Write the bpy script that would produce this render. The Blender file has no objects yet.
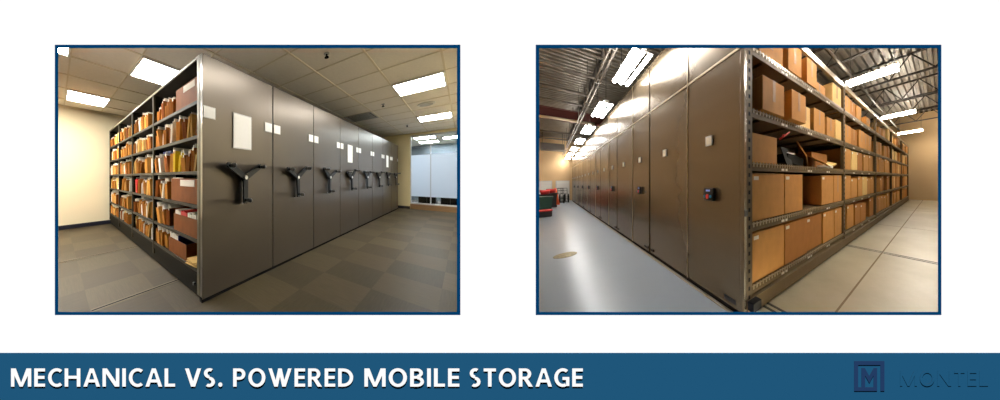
import bpy, bmesh, math, random
from mathutils import Vector, Matrix
C = bpy.context.scene.collection
rnd = random.Random(7)

# ------------------------------------------------------------------ rooms
# world: camera at the origin looking along +Y, Z up.  Each room has its own plan axes (a, b) or (d, c) in metres.
class Room:
    def __init__(s, o, u, v, w, k=1.0):
        s.o = Vector(o) * k
        s.M = Matrix((u, v, w)).transposed() * k
    def p(s, x, y, z): return s.o + s.M @ Vector((x, y, z))
LR = Room((-2.944, 1.976, -1.25), (-1.549, .696, 0), (-.1237, .687, 0), (0, 0, 1))          # (a, b, h)
RR = Room((2.717, 2.246, -1.6), (1.563, .709, 0), (.18, .7347, -.0294), (0, 0, 1), .75)      # (d, c, h)
WR = Room((0, 0, 0), (1, 0, 0), (0, 1, 0), (0, 0, 1))
BY = 1.5                                                                                     # front wall plane

# ------------------------------------------------------------------ materials
def mat(name, col, rough=.6, metal=0, spec=.5, emit=0, ecol=None, noise=None, bump=None, alpha=None):
    m = bpy.data.materials.new(name); m.use_nodes = True
    N, L = m.node_tree.nodes, m.node_tree.links
    b = N['Principled BSDF']
    b.inputs['Base Color'].default_value = (*col, 1); b.inputs['Roughness'].default_value = rough
    b.inputs['Metallic'].default_value = metal; b.inputs['Specular IOR Level'].default_value = spec
    if emit:
        b.inputs['Emission Color'].default_value = (*(ecol or col), 1); b.inputs['Emission Strength'].default_value = emit
    if noise:      # (scale vector, amount, uses uv)
        sc, amt, src = noise
        tc = N.new('ShaderNodeTexCoord'); mp = N.new('ShaderNodeMapping'); mp.inputs['Scale'].default_value = sc
        n = N.new('ShaderNodeTexNoise'); n.inputs['Scale'].default_value = 1; n.inputs['Detail'].default_value = 5
        L.new(tc.outputs[src], mp.inputs[0]); L.new(mp.outputs[0], n.inputs['Vector'])
        r = N.new('ShaderNodeMapRange'); r.inputs[1].default_value = .3; r.inputs[2].default_value = .7
        r.inputs[3].default_value = 1 - amt; r.inputs[4].default_value = 1 + amt
        L.new(n.outputs[0], r.inputs[0])
        v = N.new('ShaderNodeVectorMath'); v.operation = 'SCALE'; v.inputs[0].default_value = col
        L.new(r.outputs[0], v.inputs['Scale']); L.new(v.outputs[0], b.inputs['Base Color'])
        if bump:
            bp = N.new('ShaderNodeBump'); bp.inputs['Strength'].default_value = bump; bp.inputs['Distance'].default_value = .01
            L.new(n.outputs[0], bp.inputs['Height']); L.new(bp.outputs[0], b.inputs['Normal'])
    return m
def srgb(r, g, b, k=1.0):
    f = lambda c: ((c/255+.055)/1.055)**2.4 if c > 10 else c/255/12.92
    return tuple(min(1, f(c)*k) for c in (r, g, b))
M = {}
BK = 1/1.32
M['white_wall'] = mat('white_wall', (.775, .775, .775), 1, spec=0)
M['band'] = mat('band_blue', srgb(31, 86, 122, BK), 1, spec=0)
M['frame_blue'] = mat('frame_blue', srgb(0, 60, 104, BK), 1, spec=0)
M['letter'] = mat('letter_white', (.765, .765, .765), 1, spec=0)
M['side_shade_black'] = mat('side_shade_black', (.003, .003, .003), 1, spec=0)  # sides coloured as if in shade, so the steep sun leaves no bright edge
M['logo'] = mat('logo_navy', srgb(35, 60, 98, BK), 1, spec=0)
M['sun_trap'] = mat('sun_trap_black', (.01, .01, .01), 1, spec=0)  # for the added strip that absorbs sun coming through the openings
# left room
M['panel'] = mat('greige_steel', srgb(90, 83, 75), .3, .55, noise=((3, 3, .6), .03, 'Object'))
M['edge'] = mat('light_edge_steel', srgb(100, 90, 70), .5, .1, .3)
M['dark_steel'] = mat('charcoal_and_shade_steel', srgb(24, 22, 18), .7, 0, .06)  # charcoal parts; file shelf interiors have their shade put into this colour
M['shelf_edge'] = mat('shelf_olive_steel', srgb(50, 45, 34), .6, 0, .12)
M['black'] = mat('black_plastic', (.008, .01, .013), .45, spec=.3)
M['gripgrey'] = mat('grey_grip', srgb(96, 98, 100), .3)
M['rubber'] = mat('black_rubber', (.008, .008, .01), .8, spec=.08)
M['chrome'] = mat('chrome', (.75, .75, .75), .2, 1)
M['card'] = mat('card_white', (.88, .88, .86), .4, noise=((40, 40, 40), .02, 'Object'))
M['cream'] = mat('cream_paint', srgb(246, 233, 198), .8, noise=((2, 2, 2), .015, 'Object'))
M['yellow'] = mat('yellow_paint', srgb(238, 222, 174), .8, noise=((2, 2, 2), .015, 'Object'))
M['base_navy'] = mat('baseboard_dark', srgb(34, 36, 48), .5)
M['tile'] = mat('ceiling_tile', srgb(244, 236, 222), .95, noise=((30, 30, 30), .03, 'Object'))
M['tbar'] = mat('ceiling_grid', srgb(226, 214, 190), .6)
M['lamp_l'] = mat('diffuser_warm', (1, .95, .86), .5, emit=62, ecol=(1, .955, .88))
M['lamp_frame'] = mat('lamp_frame', (.75, .73, .68), .5)
M['brown'] = mat('brown_card', srgb(150, 94, 36), .75, spec=.12, noise=((12, 12, 4), .15, 'Object'))
M['brown2'] = mat('red_brown_card', srgb(130, 72, 26), .75, spec=.12, noise=((9, 9, 9), .1, 'Object'))
M['manila'] = mat('manila_card', srgb(214, 176, 104), .8, spec=.12, noise=((14, 14, 5), .08, 'Object'))
M['tan'] = mat('tan_card', srgb(188, 132, 60), .8, spec=.12, noise=((14, 14, 5), .1, 'Object'))
M['paper'] = mat('paper', srgb(240, 234, 220), .9)
M['purple'] = mat('purple_card', srgb(104, 84, 168), .6)
M['yellowf'] = mat('yellow_card', srgb(238, 208, 40), .6)
M['bluef'] = mat('blue_card', srgb(40, 52, 120), .6)
M['redf'] = mat('red_card', srgb(220, 60, 56), .6)
M['vent'] = mat('vent_grey', srgb(176, 172, 164), .5)
M['wood'] = mat('sill_wood', srgb(150, 118, 84), .5, noise=((4, 4, 20), .1, 'Object'))
M['alu'] = mat('white_aluminium', srgb(205, 205, 205), .4, .2)
M['furn'] = mat('dark_furniture', srgb(46, 38, 34), .5)
M['greyblue'] = mat('grey_blue_paint', srgb(120, 130, 140), .8)
M['floor_b'] = mat('dark_carpet', srgb(90, 84, 80), .9)
M['lamp_b'] = mat('diffuser_cool', (.9, .95, 1), .5, emit=62, ecol=(.88, .94, 1))
# right room
M['taupe'] = mat('taupe_steel', srgb(116, 102, 82), .26, .6, noise=((.6, .6, 5), .05, 'Object'))
M['taupe2'] = mat('taupe_upright', srgb(104, 85, 58), .6, 0, .12)
M['beam'] = mat('shelf_beam_taupe', srgb(98, 80, 54), .6, 0, .12)
M['beam_lt'] = mat('shelf_lip_zinc', srgb(150, 130, 98), .35, .5)
M['trim_lt'] = mat('light_metal_trim', srgb(205, 190, 160), .3, .7)
M['carton'] = mat('kraft_carton', srgb(198, 142, 78), .8, spec=.12, noise=((7, 7, 7), .07, 'Object'))
M['carton_b'] = mat('darker_kraft_carton', srgb(172, 116, 60), .8, spec=.12, noise=((7, 7, 7), .07, 'Object'))
M['carton_p'] = mat('pale_kraft_carton', srgb(234, 196, 128), .8, spec=.12, noise=((7, 7, 7), .06, 'Object'))
M['tape'] = mat('brown_tape', srgb(168, 122, 72), .6)
M['sticker'] = mat('white_sticker', srgb(226, 220, 205), .6)
M['tanwall'] = mat('tan_wall_paint', srgb(214, 180, 132), .85, noise=((1.5, 1.5, 1.5), .03, 'Object'))
M['deck'] = mat('galvanised_deck', srgb(150, 142, 128), .4, .55, noise=((4, 4, 4), .12, 'Object'))
M['joist'] = mat('grey_joist_paint', srgb(66, 60, 54), .5, .2)
M['pipe'] = mat('galvanised_pipe', srgb(104, 96, 86), .45, .4)
M['redbeam'] = mat('red_oxide_beam', srgb(84, 34, 28), .6)
M['lamp_r'] = mat('tube_white', (1, 1, 1), .5, emit=98, ecol=(1, .925, .81))
M['lamp_c'] = mat('tube_cool', (1, 1, 1), .5, emit=42, ecol=(1, .98, .95))
M['fixture'] = mat('fixture_white', (.8, .8, .78), .4)
M['conc_joint'] = mat('joint_dark', srgb(120, 104, 80), .8)
M['rail'] = mat('rail_steel_dark', srgb(44, 42, 40), .4, .6)
M['green'] = mat('green_plastic', srgb(38, 66, 54), .5)
M['blackbin'] = mat('black_bin_plastic', srgb(34, 30, 30), .5)
M['red'] = mat('red_plastic', srgb(190, 34, 34), .45)
M['orange'] = mat('orange_plastic', srgb(236, 96, 36), .5)
M['whitedoor'] = mat('white_door_paint', srgb(232, 230, 224), .6)
M['screen'] = mat('lcd_screen', srgb(120, 150, 220), .3, emit=.2, ecol=srgb(110, 150, 235))
M['btn_red'] = mat('red_button', srgb(225, 40, 40), .4)
M['btn_blue'] = mat('blue_button', srgb(40, 130, 170), .4)
M['drain'] = mat('drain_brass', srgb(138, 130, 96), .5, .3, noise=((20, 20, 20), .3, 'Object'))

def floor_mat_carpet():
    m = mat('carpet_tiles', (.1, .09, .08), .5, spec=.17); N, L = m.node_tree.nodes, m.node_tree.links; b = N['Principled BSDF']
    uv = N.new('ShaderNodeUVMap'); uv.uv_map = 'UVMap'
    mp = N.new('ShaderNodeMapping'); mp.inputs['Location'].default_value = (1.09/.555+20, -1.48/.57+20, 0); mp.inputs['Scale'].default_value = (1/.555, 1/.57, 1); L.new(uv.outputs[0], mp.inputs[0])
    ck = N.new('ShaderNodeTexChecker'); ck.inputs['Scale'].default_value = 1.0
    ck.inputs['Color1'].default_value = (1, 1, 1, 1); ck.inputs['Color2'].default_value = (0, 0, 0, 1); L.new(mp.outputs[0], ck.inputs[0])
    def nz(sc):
        q = N.new('ShaderNodeMapping'); q.inputs['Scale'].default_value = sc; L.new(uv.outputs[0], q.inputs[0])
        n = N.new('ShaderNodeTexNoise'); n.inputs['Scale'].default_value = 1; n.inputs['Detail'].default_value = 3; L.new(q.outputs[0], n.inputs[0]); return n
    n1, n2 = nz((90, 5, 1)), nz((5, 90, 1))
    mx = N.new('ShaderNodeMix'); L.new(ck.outputs[1], mx.inputs[0]); L.new(n1.outputs[0], mx.inputs[2]); L.new(n2.outputs[0], mx.inputs[3])
    vor = N.new('ShaderNodeTexWhiteNoise'); vor.noise_dimensions = '2D'
    fl = N.new('ShaderNodeVectorMath'); fl.operation = 'SCALE'; fl.inputs['Scale'].default_value = 1.0; L.new(mp.outputs[0], fl.inputs[0])
    ff = N.new('ShaderNodeVectorMath'); ff.operation = 'FLOOR'; L.new(fl.outputs[0], ff.inputs[0]); L.new(ff.outputs[0], vor.inputs['Vector'])
    ca = N.new('ShaderNodeMix'); ca.data_type = 'RGBA'
    ca.inputs[6].default_value = (*srgb(54, 47, 33), 1); ca.inputs[7].default_value = (*srgb(74, 65, 47), 1)
    ad = N.new('ShaderNodeMath'); ad.operation = 'MULTIPLY_ADD'; ad.inputs[1].default_value = .65; L.new(ck.outputs[1], ad.inputs[0])
    hf = N.new('ShaderNodeMath'); hf.operation = 'MULTIPLY'; hf.inputs[1].default_value = .35; L.new(vor.outputs[0], hf.inputs[0]); L.new(hf.outputs[0], ad.inputs[2])
    L.new(ad.outputs[0], ca.inputs[0])
    r = N.new('ShaderNodeMapRange'); r.inputs[1].default_value = .3; r.inputs[2].default_value = .7; r.inputs[3].default_value = .82; r.inputs[4].default_value = 1.18
    L.new(mx.outputs[0], r.inputs[0])
    v = N.new('ShaderNodeVectorMath'); v.operation = 'SCALE'; L.new(ca.outputs[2], v.inputs[0]); L.new(r.outputs[0], v.inputs['Scale']); L.new(v.outputs[0], b.inputs['Base Color'])
    return m
M['carpet'] = floor_mat_carpet()
def concrete(name, c1, c2, rough, var=.1):
    m = mat(name, c1, rough); N, L = m.node_tree.nodes, m.node_tree.links; b = N['Principled BSDF']
    uv = N.new('ShaderNodeUVMap'); uv.uv_map = 'UVMap'
    n = N.new('ShaderNodeTexNoise'); n.inputs['Scale'].default_value = .9; n.inputs['Detail'].default_value = 8; n.inputs['Roughness'].default_value = .65; L.new(uv.outputs[0], n.inputs[0])
    r = N.new('ShaderNodeMapRange'); r.inputs[1].default_value = .25; r.inputs[2].default_value = .75; L.new(n.outputs[0], r.inputs[0])
    ca = N.new('ShaderNodeMix'); ca.data_type = 'RGBA'; ca.inputs[6].default_value = (*c1, 1); ca.inputs[7].default_value = (*c2, 1)
    L.new(r.outputs[0], ca.inputs[0]); L.new(ca.outputs[2], b.inputs['Base Color'])
    r2 = N.new('ShaderNodeMapRange'); r2.inputs[1].default_value = .3; r2.inputs[2].default_value = .7; r2.inputs[3].default_value = rough*(1-var); r2.inputs[4].default_value = rough*(1+var)
    L.new(n.outputs[0], r2.inputs[0]); L.new(r2.outputs[0], b.inputs['Roughness'])
    return m
M['conc'] = concrete('beige_concrete', srgb(174, 165, 138), srgb(150, 141, 114), .33)
M['coated'] = concrete('grey_coated_floor', srgb(152, 163, 174), srgb(147, 158, 169), .28, .01)
def glass(name, frost):
    m = bpy.data.materials.new(name); m.use_nodes = True; N, L = m.node_tree.nodes, m.node_tree.links; N.clear()
    o = N.new('ShaderNodeOutputMaterial'); mx = N.new('ShaderNodeMixShader')
    if frost:
        a = N.new('ShaderNodeBsdfTranslucent'); a.inputs[0].default_value = (.86, .91, .96, 1); b = N.new('ShaderNodeBsdfDiffuse'); b.inputs[0].default_value = (.8, .85, .9, 1); mx.inputs[0].default_value = .15
    else:
        a = N.new('ShaderNodeBsdfTransparent'); a.inputs[0].default_value = (.93, .96, .95, 1); b = N.new('ShaderNodeBsdfGlossy'); b.inputs[1].default_value = .02; mx.inputs[0].default_value = .08
    L.new(a.outputs[0], mx.inputs[1]); L.new(b.outputs[0], mx.inputs[2]); L.new(mx.outputs[0], o.inputs[0]); return m
M['glass'] = glass('clear_glass', False); M['frost'] = glass('frosted_glass', True)

# ------------------------------------------------------------------ mesh helpers (shapes are written in room coordinates)
def box(bm, x0, x1, y0, y1, z0, z1, bev=0, rot=None, mi=0):
    t = bmesh.new(); bmesh.ops.create_cube(t, size=1)
    c = Vector(((x0+x1)/2, (y0+y1)/2, (z0+z1)/2))
    for v in t.verts: v.co = Vector((v.co.x*(x1-x0), v.co.y*(y1-y0), v.co.z*(z1-z0)))
    if bev: bmesh.ops.bevel(t, geom=t.edges[:], offset=bev, segments=2, affect='EDGES', profile=.7)
    if rot: bmesh.ops.rotate(t, verts=t.verts, cent=(0, 0, 0), matrix=rot)
    bmesh.ops.translate(t, verts=t.verts, vec=c); merge(bm, t, mi)
def merge(bm, t, mi=0):
    mp = {v: bm.verts.new(v.co) for v in t.verts}
    for f in t.faces:
        try: g = bm.faces.new([mp[v] for v in f.verts]); g.material_index = mi; g.smooth = f.smooth
        except ValueError: pass
    t.free()
def cyl(bm, p0, p1, r0, r1=None, n=14, mi=0):
    p0, p1 = Vector(p0), Vector(p1); r1 = r0 if r1 is None else r1
    t = bmesh.new(); L_ = (p1-p0).length
    bmesh.ops.create_cone(t, cap_ends=True, segments=n, radius1=r0, radius2=r1, depth=L_)
    q = (p1-p0).to_track_quat('Z', 'Y').to_matrix()
    bmesh.ops.rotate(t, verts=t.verts, cent=(0, 0, 0), matrix=q); bmesh.ops.translate(t, verts=t.verts, vec=(p0+p1)/2)
    for f in t.faces: f.smooth = len(f.verts) == 4
    merge(bm, t, mi)
def ball(bm, p, r, sc=(1, 1, 1)):
    t = bmesh.new(); bmesh.ops.create_uvsphere(t, u_segments=14, v_segments=8, radius=r)
    for v in t.verts: v.co = Vector((v.co.x*sc[0], v.co.y*sc[1], v.co.z*sc[2]))
    for f in t.faces: f.smooth = True
    bmesh.ops.translate(t, verts=t.verts, vec=p); merge(bm, t)
def bar(bm, p0, p1, w, h, bev=0):       # straight bar with section w x h
    p0, p1 = Vector(p0), Vector(p1); L_ = (p1-p0).length
    t = bmesh.new(); bmesh.ops.create_cube(t, size=1)
    for v in t.verts: v.co = Vector((v.co.x*w, v.co.y*h, v.co.z*L_))
    if bev: bmesh.ops.bevel(t, geom=t.edges[:], offset=bev, segments=2, affect='EDGES')
    q = (p1-p0).to_track_quat('Z', 'Y').to_matrix()
    bmesh.ops.rotate(t, verts=t.verts, cent=(0, 0, 0), matrix=q); bmesh.ops.translate(t, verts=t.verts, vec=(p0+p1)/2); merge(bm, t)
def flatbar(bm, p0, p1, w, th):     # flat bar in the plane across the first axis, rounded ends
    p0, p1 = Vector(p0), Vector(p1); d = (p1-p0).normalized(); n = Vector((1, 0, 0)); q = d.cross(n)
    t = bmesh.new(); pr = []
    for k in range(7): a = -math.pi/2+math.pi*k/6; pr.append(p1+d*(math.cos(a)*w/2)+q*(math.sin(a)*w/2))
    for k in range(7): a = math.pi/2+math.pi*k/6; pr.append(p0+d*(math.cos(a)*w*.55)+q*(math.sin(a)*w*.55))
    f = t.faces.new([t.verts.new(p-n*th/2) for p in pr]); r = bmesh.ops.extrude_face_region(t, geom=[f])
    bmesh.ops.translate(t, verts=[v for v in r['geom'] if isinstance(v, bmesh.types.BMVert)], vec=n*th); merge(bm, t)
def quad(bm, pts, mi=0):
    f = bm.faces.new([bm.verts.new(p) for p in pts]); f.material_index = mi
def parent_org(parent, room, org):
    if not parent: return room.p(*org)
    q = parent.location.copy()
    if parent.parent: q += parent.parent.location
    return q
def obj(name, bm, room, org, mats, parent=None, uv=False):
    """bm in room coordinates relative to org; a top-level object sits at org, a part shares its thing's origin"""
    bmesh.ops.recalc_face_normals(bm, faces=bm.faces[:])
    me = bpy.data.meshes.new(name)
    if uv:
        l = bm.loops.layers.uv.new('UVMap')
        for f in bm.faces:
            for lp in f.loops: lp[l].uv = (lp.vert.co.x+org[0], lp.vert.co.y+org[1])
    for v in bm.verts: v.co = room.M @ v.co
    if room is not WR:                     # nothing of the rooms reaches into the front wall
        o_ = parent_org(parent, room, org)
        if min((o_+v.co).y for v in bm.verts) < BY+.016:
            g = bm.verts[:]+bm.edges[:]+bm.faces[:]
            r = bmesh.ops.bisect_plane(bm, geom=g, plane_co=Vector((0, BY+.016, 0))-o_, plane_no=(0, 1, 0), clear_inner=True)
            e = [x for x in r['geom_cut'] if isinstance(x, bmesh.types.BMEdge)]
            if e: bmesh.ops.holes_fill(bm, edges=e)
    if room.M.determinant() < 0: bmesh.ops.reverse_faces(bm, faces=bm.faces[:])
    bm.to_mesh(me); bm.free()
    for m in (mats if isinstance(mats, (list, tuple)) else [mats]): me.materials.append(M[m] if isinstance(m, str) else m)
    o = bpy.data.objects.new(name, me); C.objects.link(o)
    if parent: o.parent = parent
    else: o.location = room.p(*org)
    return o
def empty(name, room, org):
    o = bpy.data.objects.new(name, None); C.objects.link(o); o.location = room.p(*org); o.empty_display_size = .1; return o
def tag(o, label, cat, group=None, kind=None):
    if label: o['label'] = label
    if cat: o['category'] = cat
    if group: o['group'] = group
    if kind: o['kind'] = kind
    return o
def struct(o, label=None):
    o['kind'] = 'structure'
    if label: o['label'] = label
    return o
def B(): return bmesh.new()
KIDS = {}
def copy_tree(o, room, org):
    c = o.copy(); C.objects.link(c); c.location = room.p(*org)
    for ch in list(o.children):
        k = ch.copy(); C.objects.link(k); k.parent = c
        for g in list(ch.children):
            q = g.copy(); C.objects.link(q); q.parent = k
    return c
ORD = ['first', 'second', 'third', 'fourth', 'fifth', 'sixth', 'seventh', 'eighth', 'ninth', 'tenth', 'eleventh', 'twelfth', 'thirteenth', 'fourteenth', 'fifteenth', 'sixteenth', 'seventeenth', 'eighteenth', 'nineteenth', 'twentieth']

# ================================================================== FRONT WALL with two openings, blue frames and sign band
PX = BY/200
def fx(px): return (px-500)*PX
def fz(py): return (177-py)*PX
holes = [(54.8, 460.4, 44.7, 315.1), (535.7, 941.4, 44.7, 315.1)]
bm = B(); T = .012
xs = sorted({fx(-260), fx(1260), *[fx(v) for h in holes for v in h[:2]]}); zs = sorted({fz(640), fz(315.1), fz(44.7), fz(-420)})
def cell(bm, x0, x1, z0, z1): box(bm, x0, x1, 0, T, z0, z1)
cell(bm, xs[0], xs[-1], zs[2], zs[3])
cell(bm, xs[0], xs[-1], zs[0], zs[1])
cell(bm, xs[0], xs[1], zs[1], zs[2]); cell(bm, xs[2], xs[3], zs[1], zs[2]); cell(bm, xs[4], xs[5], zs[1], zs[2])
struct(obj('wall_front', bm, WR, (0, BY, 0), 'white_wall'), 'plain white wall pierced by two framed viewing openings')
for i, (l, r, t, b_) in enumerate(holes):
    bm = B(); w = 3.4
    x0, x1, z1, z0 = fx(l), fx(r), fz(t), fz(b_)
    e = w*PX
    # splayed liners, so the jambs stay out of the way of the view in
    def liner(a0, a1):
        pass
    O = [(x0, z0), (x1, z0), (x1, z1), (x0, z1)]; I = [(x0+e, z0+e*.9), (x1-e, z0+e*.9), (x1-e, z1-e), (x0+e, z1-e)]
    k = (BY+T)/BY
    for q in range(4):
        A, A2, D, D2 = O[q], O[(q+1) % 4], I[q], I[(q+1) % 4]
        quad(bm, [(A[0], 0, A[1]), (A2[0], 0, A2[1]), (D2[0], 0, D2[1]), (D[0], 0, D[1])])
        quad(bm, [(D[0], 0, D[1]), (D2[0], 0, D2[1]), (D2[0]+(.03 if D2[0] > (x0+x1)/2 else -.03), T, D2[1]+(.008 if D2[1] > 0 else -.008)), (D[0]+(.03 if D[0] > (x0+x1)/2 else -.03), T, D[1]+(.008 if D[1] > 0 else -.008))])
    o = obj('window_frame', bm, WR, (0, BY, 0), 'frame_blue')
    tag(o, ['thin dark blue frame around the left opening onto the file room', 'thin dark blue frame around the right opening onto the warehouse'][i], 'frame')
# sign band
SB = empty('sign_band', WR, (0, BY, fz(377)))
tag(SB, 'wide blue sign band with raised white heading along the foot of the white wall', 'sign')
bm = B(); box(bm, fx(-260), fx(1260), -.0001, .001, fz(430)-fz(377), fz(352.8)-fz(377)); obj('panel', bm, WR, (0, BY, 0), 'band', SB)
S_, T_ = .205, .165
def arc(cx, cy, rx, ry, a0, a1, tx, ty, n=18):
    out = []
    for k in range(n):
        p, q = math.radians(a0+(a1-a0)*k/n), math.radians(a0+(a1-a0)*(k+1)/n)
        out.append([(cx+rx*math.cos(p), cy+ry*math.sin(p)), (cx+rx*math.cos(q), cy+ry*math.sin(q)), (cx+(rx-tx)*math.cos(q), cy+(ry-ty)*math.sin(q)), (cx+(rx-tx)*math.cos(p), cy+(ry-ty)*math.sin(p))])
    return out
def rc(x0, x1, y0, y1): return [(x0, y0), (x1, y0), (x1, y1), (x0, y1)]
def glyph(ch, S=S_, T=T_):
    if ch == 'M':
        w = 1.16; return w, [rc(0, S*.95, 0, 1), rc(w-S*.95, w, 0, 1), [(0, 1), (S*1.35, 1), (w/2+S*.42, 0), (w/2-S*.42, 0)], [(w, 1), (w-S*1.35, 1), (w/2-S*.42, 0), (w/2+S*.42, 0)]]
    if ch == 'N':
        w = .96; return w, [rc(0, S*.95, 0, 1), rc(w-S*.95, w, 0, 1), [(0, 1), (S*1.25, 1), (w, 0), (w-S*1.25, 0)]]
    if ch == 'E': w = .62; return w, [rc(0, S, 0, 1), rc(S, w, 0, T), rc(S, w, 1-T, 1), rc(S, w*.95, .5-T*.45, .5+T*.55)]
    if ch == 'L': w = .6; return w, [rc(0, S, 0, 1), rc(S, w, 0, T)]
    if ch == 'T': w = .72; return w, [rc(w/2-S/2, w/2+S/2, 0, 1-T), rc(0, w, 1-T, 1)]
    if ch == 'I': return S, [rc(0, S, 0, 1)]
    if ch == 'H': w = .9; return w, [rc(0, S, 0, 1), rc(w-S, w, 0, 1), rc(S, w-S, .5-T*.4, .5+T*.6)]
    if ch == 'A': w = .96; return w, [[(0, 0), (S*1.05, 0), (w/2+.02, .93), (w/2-S*.55, 1)], [(w, 0), (w-S*1.05, 0), (w/2-.02, .93), (w/2+S*.55, 1)], [(w/2-S*.55, 1), (w/2+S*.55, 1), (w/2+.07, .75), (w/2-.07, .75)], rc(w*.24, w*.76, .23, .23+T)]
    if ch == 'V': w = .92; return w, [[(0, 1), (S*1.08, 1), (w/2+.06, .12), (w/2-S*.58, 0)], [(w, 1), (w-S*1.08, 1), (w/2-.06, .12), (w/2+S*.58, 0)], [(w/2-S*.58, 0), (w/2+S*.58, 0), (w/2+.1, .3), (w/2-.1, .3)]]
    if ch == 'W':
        w = 1.36; P = []
        for a, b in ((0, .33), (.5, .33), (.5, .67), (1, .67)):
            ax, bx = (a*(w-S)+S/2), b*w; hs = S*.5; P.append([(ax-hs, 1), (ax+hs, 1), (bx+hs*1.02, 0), (bx-hs*1.02, 0)])
        return w, P
    if ch == 'C': return .78, arc(.5, .5, .5, .515, 52, 308, S, T)
    if ch == 'O': return 1.0, arc(.5, .5, .5, .515, 0, 360, S*1.02, T, 30)
    if ch == 'G': return .88, arc(.5, .5, .5, .515, 52, 296, S, T)+[rc(.69, .88, .04, .5), rc(.48, .88, .5-T*.8, .5+T*.2)]
    if ch == 'D': return .88, [rc(0, S, 0, 1)]+arc(.3, .5, .58, .5, -90, 90, S, T)+[rc(S, .3, 0, T), rc(S, .3, 1-T, 1)]
    if ch == 'P': return .72, [rc(0, S, 0, 1)]+arc(.38, .69, .34, .31, -90, 90, S, T*.95)+[rc(S, .38, .38, .38+T*.95), rc(S, .38, 1-T*.95, 1)]
    if ch == 'R': return .8, [rc(0, S, 0, 1)]+arc(.38, .7, .34, .3, -90, 90, S, T*.9)+[rc(S, .38, .4, .4+T*.9), rc(S, .38, 1-T*.9, 1), [(.28, .42), (.5, .46), (.82, 0), (.57, 0)]]
    if ch == 'B': return .76, [rc(0, S, 0, 1)]+arc(.38, .745, .32, .255, -90, 90, S*.95, T*.9)+arc(.4, .275, .36, .275, -90, 90, S*.95, T*.9)+[rc(S, .4, 0, T*.9), rc(S, .4, 1-T*.9, 1), rc(S, .4, .44, .44+T*.9)]
    if ch == 'S': return .66, arc(.34, .735, .32, .28, 55, 270, S, T)+arc(.32, .265, .33, .28, -125, 90, S, T)
    if ch == '.': return .24, arc(.12, .11, .12, .12, 0, 360, .12, .12)
def flat(t):
    for f in t.faces:
        f.normal_update(); f.material_index = 0 if abs(f.normal.y) > .7 else 1
def merge2(bm, t):
    mp = {v: bm.verts.new(v.co) for v in t.verts}
    for f in t.faces: g = bm.faces.new([mp[v] for v in f.verts]); g.material_index = f.material_index
    t.free()
def word(txt, x0, x1, ytop, ybot, m, gap=.17, name='letter', z=.0010, S=S_, T=T_):
    L_, x = [], 0
    for ch in txt:
        w, g = glyph(ch, S, T)
        L_.append([[(px+x, py) for px, py in q] for q in g]); x += w+(gap if ch not in 'AV' else gap*.8)
    X = [p[0] for P in L_ for q in P for p in q]; ax, bx = min(X), max(X)
    for P in L_:
        bm = B()
        for iq, q in enumerate(P):
            zz = z+iq*8e-6
            t = bmesh.new(); f = t.faces.new([t.verts.new((fx(x0)+(a-ax)/(bx-ax)*(fx(x1)-fx(x0)), 0, fz(ybot)+b*(fz(ytop)-fz(ybot))-fz(377))) for a, b in q])
            r = bmesh.ops.extrude_face_region(t, geom=[f]); bmesh.ops.translate(t, verts=[v for v in r['geom'] if isinstance(v, bmesh.types.BMVert)], vec=(0, -zz, 0)); bmesh.ops.recalc_face_normals(t, faces=t.faces[:]); flat(t); merge2(bm, t)
        o = obj(name, bm, WR, (0, BY, 0), [m, 'side_shade_black'], SB)
    return o
for txt, x0, x1 in (('MECHANICAL', 11.3, 175.3), ('VS.', 185.2, 222.6), ('POWERED', 233.3, 353.3), ('MOBILE', 364.5, 459.4), ('STORAGE', 469.8, 582.8)):
    word(txt, x0, x1, 368.3, 386.5, 'letter')
o = word('MONTEL', 900, 988, 371, 386, 'band', gap=.2, name='logo_letter', z=.0005, S=.16, T=.14)
def poly(pts, name, m, z=.0006):
    bm = B(); 
    for P in pts:
        t = bmesh.new(); vs = [t.verts.new((fx(x), 0, fz(y)-fz(377))) for x, y in P]; f = t.faces.new(vs)
        r = bmesh.ops.extrude_face_region(t, geom=[f]); bmesh.ops.translate(t, verts=[v for v in r['geom'] if isinstance(v, bmesh.types.BMVert)], vec=(0, -z, 0)); flat(t); merge2(bm, t)
    return obj(name, bm, WR, (0, BY, 0), [m, 'side_shade_black'], SB)
o = poly([[(854, 361), (884.3, 361), (884.3, 365), (854, 365)], [(854, 365), (858, 365), (858, 391), (854, 391)], [(858, 387.2), (877, 387.2), (877, 391), (858, 391)], [(880.3, 365), (884.3, 365), (884.3, 391), (880.3, 391)],
      [(861.3, 368), (864.7, 368), (869.2, 376), (873.7, 368), (877, 368), (877, 387.2), (873.4, 387.2), (873.4, 375.5), (869.2, 383), (865, 375.5), (865, 387.2), (861.3, 387.2)]], 'logo_mark', 'logo', .0006)
o['label'] = 'navy square logo mark'

# ================================================================== LEFT ROOM
AW, BW, AR, CH = 4.87, 8.9, -1.9, 2.955
def b_at(a, Y=BY+.02): return (Y-1.976-.696*a)/.687
def lpoly(z, a0=AW, a1=AR, b1=BW): return [(a0, b_at(a0), z), (a0, b1, z), (a1, b1, z), (a1, b_at(a1), z)]
bm = B(); 
for z in (0, -.1): quad(bm, lpoly(z))
struct(obj('floor', bm, LR, (0, 0, 0), 'carpet', uv=True), 'brown and grey checked carpet tile floor of the file room')
bm = B()
for z in (CH, CH+.1): quad(bm, lpoly(z))
struct(obj('ceiling', bm, LR, (0, 0, 0), 'tile'), 'white tile suspended ceiling of the file room')
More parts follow.
